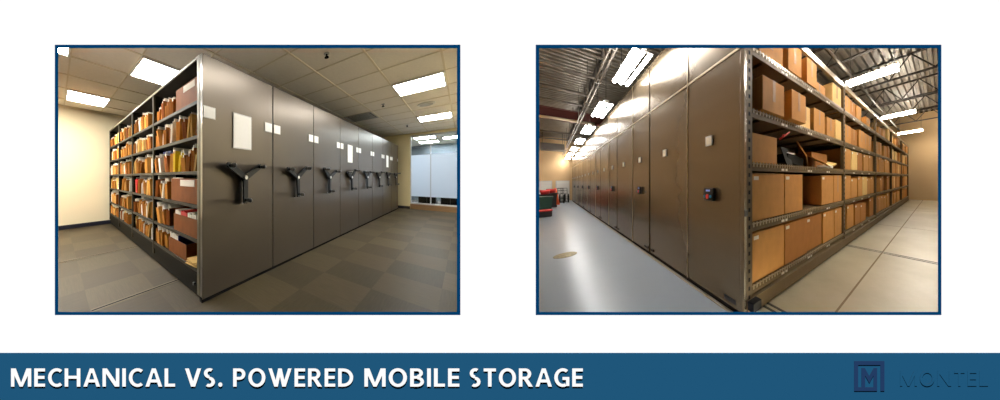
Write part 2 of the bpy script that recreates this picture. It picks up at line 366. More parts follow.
# added unseen black strip behind the front wall, soaks up entering sun
def add_sun_trap(room_z, xa, xb, y1):
    bm = B(); box(bm, xa, xb, BY+.03, y1, room_z+.001, room_z+.006); return struct(obj('sun_trap_floor', bm, WR, (0, 0, 0), 'sun_trap'), 'added unseen black strip soaking up sun behind the opening')
add_sun_trap(-1.25, fx(20)-.5, -.05, BY+.33)
bm = B(); box(bm, AW, AW+.1, b_at(AW), BW+.1, 0, CH); struct(obj('wall_left', bm, LR, (0, 0, 0), 'cream'), 'cream wall at the far end of the shelves')
bm = B(); box(bm, AW-.015, AW, b_at(AW)+.2, BW, 0, .1, .003); struct(obj('baseboard_left', bm, LR, (0, 0, 0), 'base_navy'))
bm = B(); box(bm, AR-.1, AR, b_at(AR), BW+.1, 0, CH); struct(obj('wall_right', bm, LR, (0, 0, 0), 'cream'))
GA = -.33
bm = B(); box(bm, GA, AW, BW, BW+.12, 0, CH); box(bm, AR, GA, BW, BW+.12, 2.87, CH); struct(obj('wall_back', bm, LR, (0, 0, 0), 'yellow'), 'yellow painted wall behind the end of the row of units')
bm = B(); box(bm, GA, .2, BW-.015, BW, 0, .1, .003); struct(obj('baseboard_back', bm, LR, (0, 0, 0), 'base_navy'))
# glass partition
G = empty('window_1', LR, (GA, BW+.06, 0)); struct(G, 'floor to ceiling glass partition with a frosted band')
bm = B(); box(bm, AR-GA, 0, -.03, .03, 0, .12); box(bm, AR-GA, 0, -.05, .05, .12, .2, .004); obj('sill', bm, LR, (0, 0, 0), 'wood', G)
bm = B()
for a in (0, -.6): box(bm, a-.03, a, -.025, .025, .2, 2.87)
box(bm, AR-GA, 0, -.025, .025, 2.82, 2.87); box(bm, AR-GA, 0, -.03, .03, .2, .25)
obj('window_frame', bm, LR, (0, 0, 0), 'alu', G)
for z0, z1, m, n in ((.25, .5, 'glass', 'clear_pane'), (.5, 2.1, 'frost', 'frosted_pane'), (2.1, 2.82, 'glass', 'clear_pane')):
    bm = B(); box(bm, AR-GA, 0, -.004, .004, z0, z1); obj(n, bm, LR, (0, 0, 0), m, G)
# room beyond the glass
b2 = BW+4.2
bm = B(); box(bm, AR-.8, .6, BW+.12, b2, -.1, 0); struct(obj('floor_beyond', bm, LR, (0, 0, 0), 'floor_b'))
bm = B(); box(bm, AR-.8, .6, BW+.12, b2, CH, CH+.1); struct(obj('ceiling_beyond', bm, LR, (0, 0, 0), 'tile'))
bm = B(); box(bm, AR-.8, .6, b2, b2+.1, 0, CH); box(bm, .5, .6, BW+.12, b2, 0, CH); box(bm, AR-.9, AR-.8, BW+.12, b2, 0, CH); box(bm, AR-.8, AR, BW, BW+.12, 0, CH); struct(obj('wall_beyond', bm, LR, (0, 0, 0), 'greyblue'))
for a, l in ((-.75, 'left'), (-1.45, 'right')):
    t = empty('low_cabinet', LR, (a, BW+1.1, 0)); tag(t, 'dark low cabinet seen under the frosted band, the '+l+' one', 'cabinet')
    bm = B(); box(bm, -.28, .28, -.2, .2, .06, .55, .01); obj('cabinet_body', bm, LR, (0, 0, 0), 'furn', t)
    bm = B(); box(bm, -.26, -.01, -.215, -.2, .1, .5, .004); box(bm, .01, .26, -.215, -.2, .1, .5, .004); obj('doors', bm, LR, (0, 0, 0), 'dark_steel', t)

# T-bar grid
bm = B(); GX = [-.87+.735*k for k in range(-1, 8)]; GY = [-.17+.71*k for k in range(-8, 13)]
for a in GX: box(bm, a-.012, a+.012, max(b_at(a), -6), BW, CH-.012, CH)
for b in GY:
    a0 = max(AR, (BY+.02-1.976-.687*b)/.696)
    if a0 < AW: box(bm, a0, AW, b-.010, b+.010, CH-.008, CH)
box(bm, AW-.03, AW, b_at(AW), BW, CH-.02, CH)
struct(obj('trim_1', bm, LR, (0, 0, 0), 'tbar'), 'ceiling grid bars')
def troffer(a0, b0, label, lamp='lamp_l', n=1, grp='square ceiling lights of the file room'):
    t = empty('ceiling_light', LR, (a0, b0, CH)); tag(t, label, 'ceiling light', grp)
    bm = B()
    for (x0, x1, y0, y1) in ((0, .735, 0, .03), (0, .735, .68, .71), (0, .03, .03, .68), (.705, .735, .03, .68)): box(bm, x0, x1, y0, y1, -.03, -.001, .002)
    obj('frame', bm, LR, (0, 0, 0), 'lamp_frame', t)
    bm = B(); box(bm, .03, .705, .03, .68, -.022, -.006); obj('diffuser', bm, LR, (0, 0, 0), lamp, t)
troffer(GX[4], GY[8], 'square ceiling light directly above the shelf unit, third from the left')
troffer(GX[7], GY[7], 'square ceiling light nearest the cream wall, low at the left')
troffer(GX[4], GY[6], 'square ceiling light cut off by the top left corner of the frame')
troffer(GX[0], GY[13], 'large bright ceiling light over the aisle, nearer of the two right ones')
troffer(GX[0], GY[17], 'smaller looking ceiling light deeper in the aisle, before the glass wall')
troffer(GX[7], GY[5], 'added unseen square ceiling light brightening the cream wall')  # this and the next are added out of view to brighten the wall
troffer(GX[7], GY[3], 'added unseen square ceiling light brightening the cream wall nearer the front')
for a0 in (-1.9, -1.0):
    for b0 in ((BW+1.0, BW+2.5) if a0 == -1.0 else (BW+1.7,)): troffer(a0, b0, 'ceiling light in the bright room beyond the glass partition', 'lamp_b', grp='ceiling lights beyond the glass')
# ceiling vent, speaker, sprinklers
v = empty('ceiling_vent', LR, (-.12, 4.8, CH)); tag(v, 'grey slatted ceiling vent above the row of units', 'vent')
bm = B()
for (x0, x1, y0, y1) in ((0, .7, 0, .03), (0, .7, .67, .7), (0, .03, 0, .7), (.67, .7, 0, .7)): box(bm, x0, x1, y0, y1, -.02, -.001)
obj('frame', bm, LR, (0, 0, 0), 'vent', v)
bm = B()
for k in range(7): box(bm, .05, .65, .05+.088*k, .1+.088*k, -.022, -.016)
obj('slats', bm, LR, (0, 0, 0), 'vent', v)
bm = B(); box(bm, .03, .67, .03, .67, -.006, -.002); obj('backing', bm, LR, (0, 0, 0), 'rubber', v)
v = empty('ceiling_speaker', LR, (-1.2, 5.12, CH)); tag(v, 'round white speaker grille flush in the ceiling', 'speaker')
bm = B(); cyl(bm, (0, 0, -.02), (0, 0, -.001), .15, .17, 28); obj('rim', bm, LR, (0, 0, 0), 'lamp_frame', v)
bm = B(); cyl(bm, (0, 0, -.024), (0, 0, -.02), .125, .125, 28); obj('grille', bm, LR, (0, 0, 0), 'vent', v)
for a, b, l in ((-.49, 1.63, 'dark sprinkler head at the top of the view'), (-.49, 4.42, 'dark sprinkler head between the vent and the large light'), (-.51, 7.18, 'tiny sprinkler head near the far yellow wall')):
    v = empty('sprinkler_head', LR, (a, b, CH)); tag(v, l, 'sprinkler', 'ceiling sprinklers')
    bm = B(); cyl(bm, (0, 0, -.012), (0, 0, -.001), .035, .04); obj('escutcheon', bm, LR, (0, 0, 0), 'vent', v)
    bm = B(); cyl(bm, (0, 0, -.05), (0, 0, -.012), .012); cyl(bm, (0, 0, -.062), (0, 0, -.05), .03, .026); obj('sprinkler_body', bm, LR, (0, 0, 0), 'rubber', v)
# floor rails
for k, a in enumerate((.62, 2.32)):
    bm = B(); box(bm, -.028, -.012, b_at(a+.05, BY+.4), BW, 0, .003); box(bm, .012, .028, b_at(a+.05, BY+.4), BW, 0, .003)
    box(bm, -.012, .012, b_at(a+.05, BY+.4), BW, 0, .002, mi=1)
    tag(obj('floor_rail', bm, LR, (a, 0, 0), ['edge', 'rubber']), ['recessed steel floor rail nearest the front corner', 'recessed steel floor rail farther back in the carpet'][k], 'rail', 'floor rails of the file room')

# mobile units
PT, UH = 1.07, 2.48
def end_panel(t, b0, shelves=False):
    bm = B(); box(bm, 0, .045, b0+.004, b0+PT-.012, .035, UH, .005); obj('end_panel', bm, LR, (0, 0, 0), 'panel', t)
    bm = B(); box(bm, .006, .05, b0+.0, b0+PT, .0, .05); obj('kick_plate', bm, LR, (0, 0, 0), 'rubber', t)
def handle(t, b, h, ang=0):
    hd = bpy.data.objects.new('handle', None); C.objects.link(hd); hd.parent = t; hd['label'] = 'black three-armed turning handle'
    bm = B(); cyl(bm, (0, b, h), (-.045, b, h), .05, .044, 20); obj('hub', bm, LR, (0, 0, 0), 'black', hd)
    bm = B(); cyl(bm, (-.045, b, h), (-.051, b, h), .024, .022, 16); obj('hub_cap', bm, LR, (0, 0, 0), 'card', hd)
    for k in range(3):
        th = math.radians(-90+120*k+ang); d = Vector((0, math.cos(th), math.sin(th)))
        bm = B(); c = Vector((-.03, b, h)); flatbar(bm, c+d*.02, c+d*.275, .06, .026)
        n = d.cross(Vector((1, 0, 0))); 
        obj('arm', bm, LR, (0, 0, 0), 'black', hd)
        bm = B(); e = c+d*.26; cyl(bm, e+Vector((.01, 0, 0)), e+Vector((-.04, 0, 0)), .02, .018, 12); obj('grip_pin', bm, LR, (0, 0, 0), 'black', hd)
        bm = B(); cyl(bm, e+Vector((-.038, 0, 0)), e+Vector((-.085, 0, 0)), .022, .026, 14); ball(bm, e+Vector((-.085, 0, 0)), .026)
        obj('grip', bm, LR, (0, 0, 0), 'gripgrey', hd)
def cards(t, b0, doc):
    for b in (b0+.012, b0+PT-.165):
        f = B(); box(f, -.004, 0, b, b+.142, 1.845, 1.965, .001); q = obj('label_holder', f, LR, (0, 0, 0), 'alu', t)
        f = B(); box(f, -.0055, -.004, b+.006, b+.136, 1.853, 1.957); obj('card', f, LR, (0, 0, 0), 'card', q)
    if doc:
        f = B(); box(f, -.005, 0, b0+.385, b0+.665, 1.575, 1.975, .001); q = obj('document_holder', f, LR, (0, 0, 0), 'alu', t)
        f = B(); box(f, -.0065, -.005, b0+.395, b0+.655, 1.587, 1.963); obj('sheet', f, LR, (0, 0, 0), 'card', q)
SEP = [.0, 1.42, 2.58, 3.70, 4.80]; LEV = [.30, .60, .96, 1.31, 1.68, 2.04]
names = ['nearest', 'second nearest', 'third nearest', 'fourth nearest', 'fifth nearest', 'sixth nearest', 'seventh nearest', 'farthest']
for k in range(8):
    t = empty('mobile_shelving_unit', LR, (0, PT*k, 0))
    lab = ('nearest grey mobile shelving unit, its open shelves full of folders facing left' if k == 0 else
           names[k]+' grey mobile unit in the closed row' + (', with a paper sheet on its panel' if k in (3, 6) else ''))
    tag(t, lab, 'shelving unit', 'grey mobile shelving units with three-armed handles')
    end_panel(t, 0); handle(t, .545, 1.245, [0, 3, -4, 6, 0, 4, -3, 2][k]); cards(t, 0, k in (0, 3, 6))
    if k:
        bm = B(); box(bm, .05, 4.8, .02, PT-.02, .05, UH-.03); obj('shelf_body', bm, LR, (0, 0, 0), 'dark_steel', t)
        bm = B(); cyl(bm, (-.006, .5, .95), (0, .5, .95), .011); obj('lock', bm, LR, (0, 0, 0), 'chrome', t)
    else:
        for i, a in enumerate(SEP):
            bm = B()
            if i == 0: box(bm, .045, .1, .0, .03, .05, UH, .002); box(bm, .045, .06, .03, 1.05, .05, UH)
            else: box(bm, a-.02, a+.02, .0, .03, .12, UH, .002); box(bm, a-.006, a+.006, .03, .5, .12, UH-.02, mi=1)
            obj('upright', bm, LR, (0, 0, 0), ['edge' if i == 0 else 'shelf_edge', 'dark_steel'], t)
        for i in range(4):
            for z in LEV:
                bm = B(); x0, x1 = max(SEP[i], .07)+.02, SEP[i+1]-.01; box(bm, x0, x1, .02, .5, z-.03, z, .002)
                q = obj('shelf', bm, LR, (0, 0, 0), 'dark_steel', t)
                bm = B(); box(bm, x0, x1, .006, .02, z-.034, z+.002, .003); obj('shelf_lip', bm, LR, (0, 0, 0), 'shelf_edge', q)
        bm = B(); box(bm, .045, 4.82, .01, 1.05, UH-.02, UH, .003); q = obj('top_panel', bm, LR, (0, 0, 0), 'dark_steel', t)
        bm = B(); box(bm, .045, 4.82, -.002, .01, UH-.024, UH+.002, .002); obj('front_lip', bm, LR, (0, 0, 0), 'edge', q)
        bm = B(); box(bm, .06, 4.8, .5, .515, .1, UH-.02); obj('back_panel', bm, LR, (0, 0, 0), 'dark_steel', t)  # dark colour carries the shade at the back of the shelves
        bm = B(); box(bm, .05, 4.8, .02, 1.04, .02, .2, .004); box(bm, .05, 4.8, .005, .02, .2, .262, .002); obj('carriage_base', bm, LR, (0, 0, 0), 'dark_steel', t)
        bm = B(); cyl(bm, (.18, .02, .13), (.18, -.004, .13), .018, .016, 12); obj('bolt', bm, LR, (0, 0, 0), 'black', t)

# folders ---------------------------------------------------------
def lean(bm, ang):                       # lean along a
    for v in bm.verts: v.co.x += math.tan(ang)*v.co.z
PROTO = {}
def folder(kind, th, hgt, ang):
    key = (kind, th, hgt, ang)
    if key in PROTO: return None
    body = {'brown': 'brown', 'red-brown': 'brown2', 'manila': 'manila', 'tan': 'tan', 'white': 'paper', 'yellow': 'yellowf', 'purple': 'purple', 'blue': 'bluef', 'red': 'redf'}[kind]
    bm = B(); g = .004; dp = .28
    # pocket: two covers, gusset at the front edge and bottom, open top
    box(bm, 0, g, 0, dp, 0, hgt); box(bm, th-g, th, 0, dp, 0, hgt-.02)
    nf = max(2, int(th/.014))
    for k in range(nf):                  # pleated front gusset
        x0, x1 = g+(th-2*g)*k/nf, g+(th-2*g)*(k+1)/nf; xm = (x0+x1)/2
        quad(bm, [(x0, .0, 0), (xm, .012, 0), (xm, .012, hgt-.03), (x0, .0, hgt-.03)]); quad(bm, [(xm, .012, 0), (x1, .0, 0), (x1, .0, hgt-.03), (xm, .012, hgt-.03)])
    box(bm, g, th-g, .003, dp, 0, g)
    lean(bm, ang); o = obj('file_folder', bm, LR, (0, 0, 0), body)
    p = B(); n = max(2, int(th/.012)); r = random.Random(hash((th, hgt)) & 255)
    for k in range(n):
        x0 = g+.001+(th-2*g-.004)*k/n; x1 = x0+(th-2*g)/n*.8; box(p, x0, x1, .012+.02*r.random(), dp-.01, .01, hgt-.012+.065*r.random())
    lean(p, ang); obj('papers', p, LR, (0, 0, 0), 'paper', o)
    PROTO[key] = [o, False]
def put_folder(kind, th, hgt, ang, a, b, z, label, grp):
    key = (kind, th, hgt, ang); folder(*key); o, used = PROTO[key]
    if not used: o.location = LR.p(a, b, z); PROTO[key][1] = True
    else: o = copy_tree(o, LR, (a, b, z))
    tag(o, label, 'folder', grp)
rowname = ['bottom', 'fifth', 'fourth', 'third', 'second', 'top']; bayname = ['nearest bay', 'second bay', 'third bay', 'last bay by the wall']
special = {(1, 2): {2: 'purple', 1: 'red'}, (0, 3): {5: 'yellow', 6: 'yellow'}, (1, 3): {6: 'white', 8: 'white'}, (3, 4): {2: 'white'}, (3, 3): {3: 'white'}}
for i in range(4):
    for j, z in enumerate(LEV):
        a0, a1 = SEP[i]+(.11 if i == 0 else .03), SEP[i+1]-.03
        if i == 0 and j == 5: a0 = .74
        if i == 0 and j == 2: a0 = .86
        if i == 0 and j in (0, 1): a0 = .80 if j else .94
        a = a1; items = []
        lim = (LEV+[2.46])[j+1]-z-.045
        ang = 0
        while True:
            kind = rnd.choices(['brown', 'tan', 'manila', 'red-brown', 'white'], [4.5, 3, 3, 2, 1.3])[0]
            th = rnd.choice([.05, .075, .1, .1]) if kind in ('brown', 'red-brown', 'tan') else rnd.choice([.035, .05, .065])
            hg = rnd.choice([.2, .23, .26]) if lim > .3 else rnd.choice([.19, .215])
            sp = special.get((i, j), {}).get(len(items))
            if sp: kind, th = sp, .06
            ang = rnd.choice([0, .05, .12, .22, .36, -.1, -.22, -.3]) if not (i == 1 and j == 4) else rnd.choice([.12, .3, 0])
            need = th + abs(math.tan(ang))*hg*.55
            if a-need < a0: break
            x = a-th - (math.tan(ang)*hg if ang > 0 else 0)*.55
            items.append((kind, th, hg, ang, x)); a -= need+.004+(rnd.random() < .07)*.04
            if len(items) > 19: break
        if rnd.random() < .25 and i and len(items) > 6: items = items[:-2]
        for n, (kind, th, hg, ang, x) in enumerate(items):
            cn = {'white': 'white paper', 'brown': 'brown expanding'}.get(kind, kind)
            put_folder(kind, th, hg, ang, x, .012+.06*rnd.random()**2, z+.001, f'{cn} folder, {ORD[n]} from left on the {rowname[j]} shelf, {bayname[i]}', f'folders on the {rowname[j]} shelf of the {bayname[i]}')
def filebox(a0, a1, z, h, label, stuff, sticker=True, dp=.36):
    t = empty('file_box', LR, (a0, .02, z)); tag(t, label, 'file box', 'brown file boxes in the nearest bay'); w = a1-a0; g = .006
    bm = B(); box(bm, 0, w, 0, g, 0, h); box(bm, 0, w, dp-g, dp, 0, h); box(bm, 0, g, 0, dp, 0, h); box(bm, w-g, w, 0, dp, 0, h); box(bm, 0, w, 0, dp, 0, g)
    obj('carton', bm, LR, (0, 0, 0), 'brown2', t)
    if sticker: bm = B(); box(bm, w*.12, w*.62, -.0015, 0, h*.68, h*.95); obj('label_sticker', bm, LR, (0, 0, 0), 'paper', t)
    for k, (m, f0, f1, e) in enumerate(stuff):
        bm = B(); n = 5
        for q in range(n): box(bm, w*(f0+(f1-f0)*q/n)+.004, w*(f0+(f1-f0)*(q+.8)/n), .012, dp-.012, .01, h+e*(.6+.4*((q*37) % 5)/4))
        obj('papers', bm, LR, (0, 0, 0), m, t)
filebox(.12, .66, 2.041, .26, 'red-brown file box with a white label on the top shelf, nearest bay', [('paper', .5, .98, .01)])
filebox(.11, .80, .961, .27, 'large brown file box with a white label on the fourth shelf, nearest bay', [('paper', .55, .98, .015)])
filebox(.11, .72, .601, .20, 'brown box holding red and white papers on the fifth shelf, nearest bay', [('paper', .02, .45, .05), ('redf', .48, .72, .055), ('paper', .74, .98, .05)], False)
filebox(.38, .88, .301, .18, 'brown box with white papers on the bottom shelf, nearest bay', [('paper', .5, .98, .07), ('bluef', .42, .48, .06)], False)
bm = B()
for k in range(5): box(bm, .01+.008*k, .25-.006*k, .0+.01*(k % 2), .3, .009*k, .009*k+.007, rot=Matrix.Rotation(.07*(k-2), 3, 'Z'))
tag(obj('file_folder', bm, LR, (.11, .0, .303), 'manila'), 'pale manila folders lying flat at the near end of the bottom shelf', 'folder')
bm = B(); box(bm, 0, .3, 0, .25, 0, .03, .003); tag(obj('file_folder', bm, LR, (1.0, .1, 1.31+.275), 'bluef'), 'dark blue folder lying on top of the folders on the third shelf', 'folder')

# ================================================================== RIGHT ROOM
DW, CW, RH = 16.9, 23.9, 6.0
k_ = .75
def dc_from(X, Y):                     # world plan point to (d, c)
    x, y = X/k_-2.717, Y/k_-2.246; det = 1.563*.7347-.18*.709
    return (x*.7347-.18*y)/det, (1.563*y-.709*x)/det
def c_at(d, Y=BY+.02): return (Y/k_-2.246-.709*d)/.7347
PL = [dc_from(.15, BY+.02), dc_from(.15, 4.42)]
dl = -2.45
def strip(z, d0, d1): return [(d0, c_at(d0), z), (d0, CW, z), (d1, CW, z), (d1, c_at(d1), z)]
bm = B()
cj = (BY+.02)
pts = [(PL[0][0], PL[0][1], 0), (dl, PL[1][1], 0), (dl, CW, 0), (0.0, CW, 0), (0.0, c_at(0), 0)]
quad(bm, pts); quad(bm, [(x, y, -.1) for x, y, z in pts])
struct(obj('floor_left_aisle', bm, RR, (0, 0, 0), 'coated', uv=True), 'polished grey floor left of the tall units')
bm = B(); pts = strip(0, 0, DW); quad(bm, pts); quad(bm, [(x, y, -.1) for x, y, z in pts])
struct(obj('floor_right_aisle', bm, RR, (0, 0, 0), 'conc', uv=True), 'beige concrete floor right of the racking')
add_sun_trap(-1.2-.02, .16, 7.5, BY+.24)
bm = B()
for d in (3.46,):
    for o_ in (-.05, .03): box(bm, d+o_, d+o_+.028, c_at(d)+.1, 0, 0, .004)
for o_ in (.34, .42): box(bm, o_, o_+.03, c_at(.4)+.1, 0, 0, .006)
tag(obj('floor_rail', bm, RR, (0, 0, .0), 'rail'), 'dark twin steel rails crossing the concrete floor of the right aisle', 'rail', kind='structure')
bm = B()
for c in (-.7, ): 
    d0 = (BY/k_+.2-2.246-.7347*c)/.709
    box(bm, d0, DW, c-.012, c+.012, 0, .002)
for d in (6.45, 10.8): box(bm, d-.01, d+.01, c_at(d)+.1, 0, 0, .002)
struct(obj('trim_2', bm, RR, (0, 0, 0), 'conc_joint'), 'control joints in the concrete')
bm = B(); box(bm, -.03, -.015, .0, 22.4, 0, .01); struct(obj('trim_3', bm, RR, (0, 0, 0), 'trim_lt'), 'pale metal strip at the foot of the units')
# walls
bm = B(); box(bm, DW, DW+.15, c_at(DW), CW, 0, RH); struct(obj('wall_right_side', bm, RR, (0, 0, 0), 'tanwall'), 'tan wall at the end of the right aisle')
bm = B(); box(bm, dl-.3, DW, CW, CW+.15, -.3, RH+.2); struct(obj('wall_far', bm, RR, (0, 0, 0), 'tanwall'), 'tan end wall of the warehouse')
bm = B(); box(bm, dl-.15, dl, PL[1][1]-.1, CW, 0, RH); struct(obj('wall_left_side', bm, RR, (0, 0, 0), 'tanwall'))
bm = B(); box(bm, .07, .15, BY+.015, 4.5, -1.5, 3.6); struct(obj('wall_divider', bm, WR, (0, 0, 0), 'tanwall'))
for n, (d0, d1) in enumerate(((-2.4, -1.35), (-1.1, -.1))):
    t = empty('door_%d' % (n+1), RR, (d0, CW, 0)); struct(t, 'white roll up door in the end wall')
    bm = B(); w = d1-d0; box(bm, 0, w, -.05, 0, 0, 1.95, .01); obj('door_frame', bm, RR, (0, 0, 0), 'alu', t)
    bm = B()
    for q in range(6): box(bm, .06, w-.06, -.075, -.05, .03+.31*q, .33+.31*q, .012)
    obj('door_panel', bm, RR, (0, 0, 0), 'whitedoor', t)
# deck ceiling: trapezoid ribs running along d
bm = B(); pit = .26; c = -19.0
pts = [(dl-.3, -99), (DW+.15, -99)]
prof = []
while c < CW: prof += [(c, 0), (c+.1, 0), (c+.13, .1), (c+.23, .1)]; c += pit
for (c0, z0), (c1, z1) in zip(prof, prof[1:]):
    dd = []
    for cc in (c0, c1):
        dmin = max(dl-.3, (BY/k_+.02-2.246-.7347*cc)/.709, (.15/k_-2.717-.18*cc)/1.563 if cc < 7.5 else -99)
        dd.append(dmin)
    if dd[0] < DW: quad(bm, [(dd[0], c0, RH+z0), (DW+.15, c0, RH+z0), (DW+.15, c1, RH+z1), (dd[1], c1, RH+z1)])
struct(obj('ceiling_deck', bm, RR, (0, 0, 0), 'deck'), 'corrugated galvanised metal roof deck')
bm = B(); box(bm, .07, 14, BY+.01, 20.5, 3.75, 3.85); struct(obj('roof_slab', bm, WR, (0, 0, 0), 'rubber'))
# joists along c
jl = ['roof joist above the units at the left', 'first roof joist over the right aisle', 'second roof joist over the right aisle', 'third roof joist over the right aisle', 'fourth roof joist over the right aisle', 'fifth roof joist over the right aisle', 'roof joist closest to the far right wall']
for n in range(7):
    d = -.25+2.65*n
    c0 = c_at(d)+.1 if n else -1.0
    c1 = CW-.1
    bm = B(); zb, zt = RH-.75, RH-.02
    for z in (zb, zt): 
        for o_ in (-.045, .02): box(bm, o_, o_+.025, c0, c1, z-.05, z)
        box(bm, -.045, .045, c0, c1, z-.012, z)
    q = c0; up = True
    while q < c1-.8:
        bar(bm, (0, q, zb-.02 if up else zt-.02), (0, q+.62, zt-.02 if up else zb-.02), .035, .035); q += .62; up = not up
    o = obj('roof_joist', bm, RR, (d, 0, 0), 'joist'); tag(o, 'dark open-web '+jl[n], 'joist', 'open-web roof joists', 'structure')
# beams / pipes along d
def dmin_at(c): return max(dl, (.15/k_-2.717-.18*c)/1.563+.02, (BY/k_+.1-2.246-.7347*c)/.709)
for n, (c, z, r, m, l) in enumerate(((5.2, 5.15, .045, 'pipe', 'grey conduit nearest the top of the view'), (6.6, 5.15, .05, 'pipe', 'grey pipe second from the top'), (8.4, 5.15, .06, 'pipe', 'grey pipe above the red beam'), (9.7, 5.1, .04, 'pipe', 'thin pipe just above the red beam'), (12.1, 4.95, .07, 'trim_lt', 'pale pipe running in front of the red beam'), (15.5, 4.9, .06, 'pipe', 'grey pipe behind the red beam'), (18, 4.9, .05, 'pipe', 'grey pipe farthest back near the end wall'))):
    bm = B(); d0 = dmin_at(c); cyl(bm, (d0, 0, z), (.3, 0, z), r, n=10)
    for q in (d0+.4, -.4): cyl(bm, (q, 0, z), (q, 0, RH-.02), .012, n=6)
    tag(obj('ceiling_pipe', bm, RR, (0, c, 0), m), l, 'pipe', 'pipes under the roof deck')
bm = B(); d0 = dmin_at(12.6)
box(bm, d0, 14, -.14, .14, 5.0, 5.04); box(bm, d0, 14, -.14, .14, 5.56, 5.6); box(bm, d0, 14, -.02, .02, 5.04, 5.56)
tag(obj('roof_girder', bm, RR, (0, 12.6, 0), 'redbeam'), 'dark red steel girder crossing under the roof deck at left', 'girder', kind='structure')
for n, c in enumerate((-1.6, .6)):
    bm = B(); d0 = max(dmin_at(c), .3 if c > -1 else 0); cyl(bm, (d0, 0, 5.1), (DW, 0, 5.1), .05, n=10)
    tag(obj('ceiling_pipe', bm, RR, (0, c, 0), 'pipe'), ['sprinkler pipe over the right aisle', 'sprinkler pipe over the racking'][n], 'pipe', 'pipes under the roof deck')
# conduit / cable tray along c over the left aisle, beside the lamps
bm = B()
for dd in (-.62, -.52): cyl(bm, (dd, 1, 4.45), (dd, CW, 4.45), .022, n=8)
for q in range(12): box(bm, -.64, -.5, 1.4+1.9*q, 1.44+1.9*q, 4.42, 4.48)
for q in range(8): cyl(bm, (-.57, 1.5+2.9*q, 4.48), (-.57, 1.5+2.9*q, RH), .012, n=6)
tag(obj('conduit_run', bm, RR, (0, 0, 0), 'pipe'), 'twin grey conduit running along beside the hanging aisle lights', 'conduit')
# lights
def tube_light(d, c, h, ln, w, label, lamp, grp):
    t = empty('hanging_light', RR, (d, c, h)); tag(t, label, 'ceiling light', grp)
    bm = B(); box(bm, w/2-.06, w/2+.06, 0, ln, .05, .12, .01)
    for q in (.02, ln/2-.01, ln-.04): box(bm, 0, w, q, q+.02, .03, .06)
    obj('housing', bm, RR, (0, 0, 0), 'fixture', t)
    for q in range(3):
        bm = B(); x = w*(.12+.38*q); cyl(bm, (x, .03, .02), (x, ln-.03, .02), .035, n=10); obj('tube', bm, RR, (0, 0, 0), lamp, t)
    bm = B()
    for q in (.1, ln-.1):
        bm = B(); cyl(bm, (w/2, q, .12), (w/2, q, RH-h-.02), .008, n=6); obj('hanger', bm, RR, (0, 0, 0), 'rail', t)
for k in range(7): tube_light(-.47, 2.3+3.25*k, 4.0, 1.65, .36, ['largest', 'second', 'third', 'fourth', 'fifth', 'sixth', 'seventh and farthest'][k]+' hanging tube light along the tall unit fronts', 'lamp_c', 'tube lights over the left aisle')
for k in range(3): tube_light(5.0+5.1*k, -.78, 4.5, 1.28, .38, ['nearest and largest', 'middle', 'farthest'][k]+' hanging tube light over the right aisle', 'lamp_r', 'tube lights over the right aisle')
for d, c in ((1.6, -1.6), (5.0, -4.6), (10.1, -4.6), (4.2, -2.7), (14, -4.6)): tube_light(d, c, 4.9, 1.28, .45, 'added unseen hanging tube light brightening the right aisle', 'lamp_r', 'added fill tube lights')  # fill lamps added out of view for the right aisle
tube_light(-1.7, 3.0, 5.4, 1.5, .3, 'added unseen hanging tube light brightening the near unit panels', 'lamp_c', 'tube lights over the left aisle')  # added out of view to light the near panels

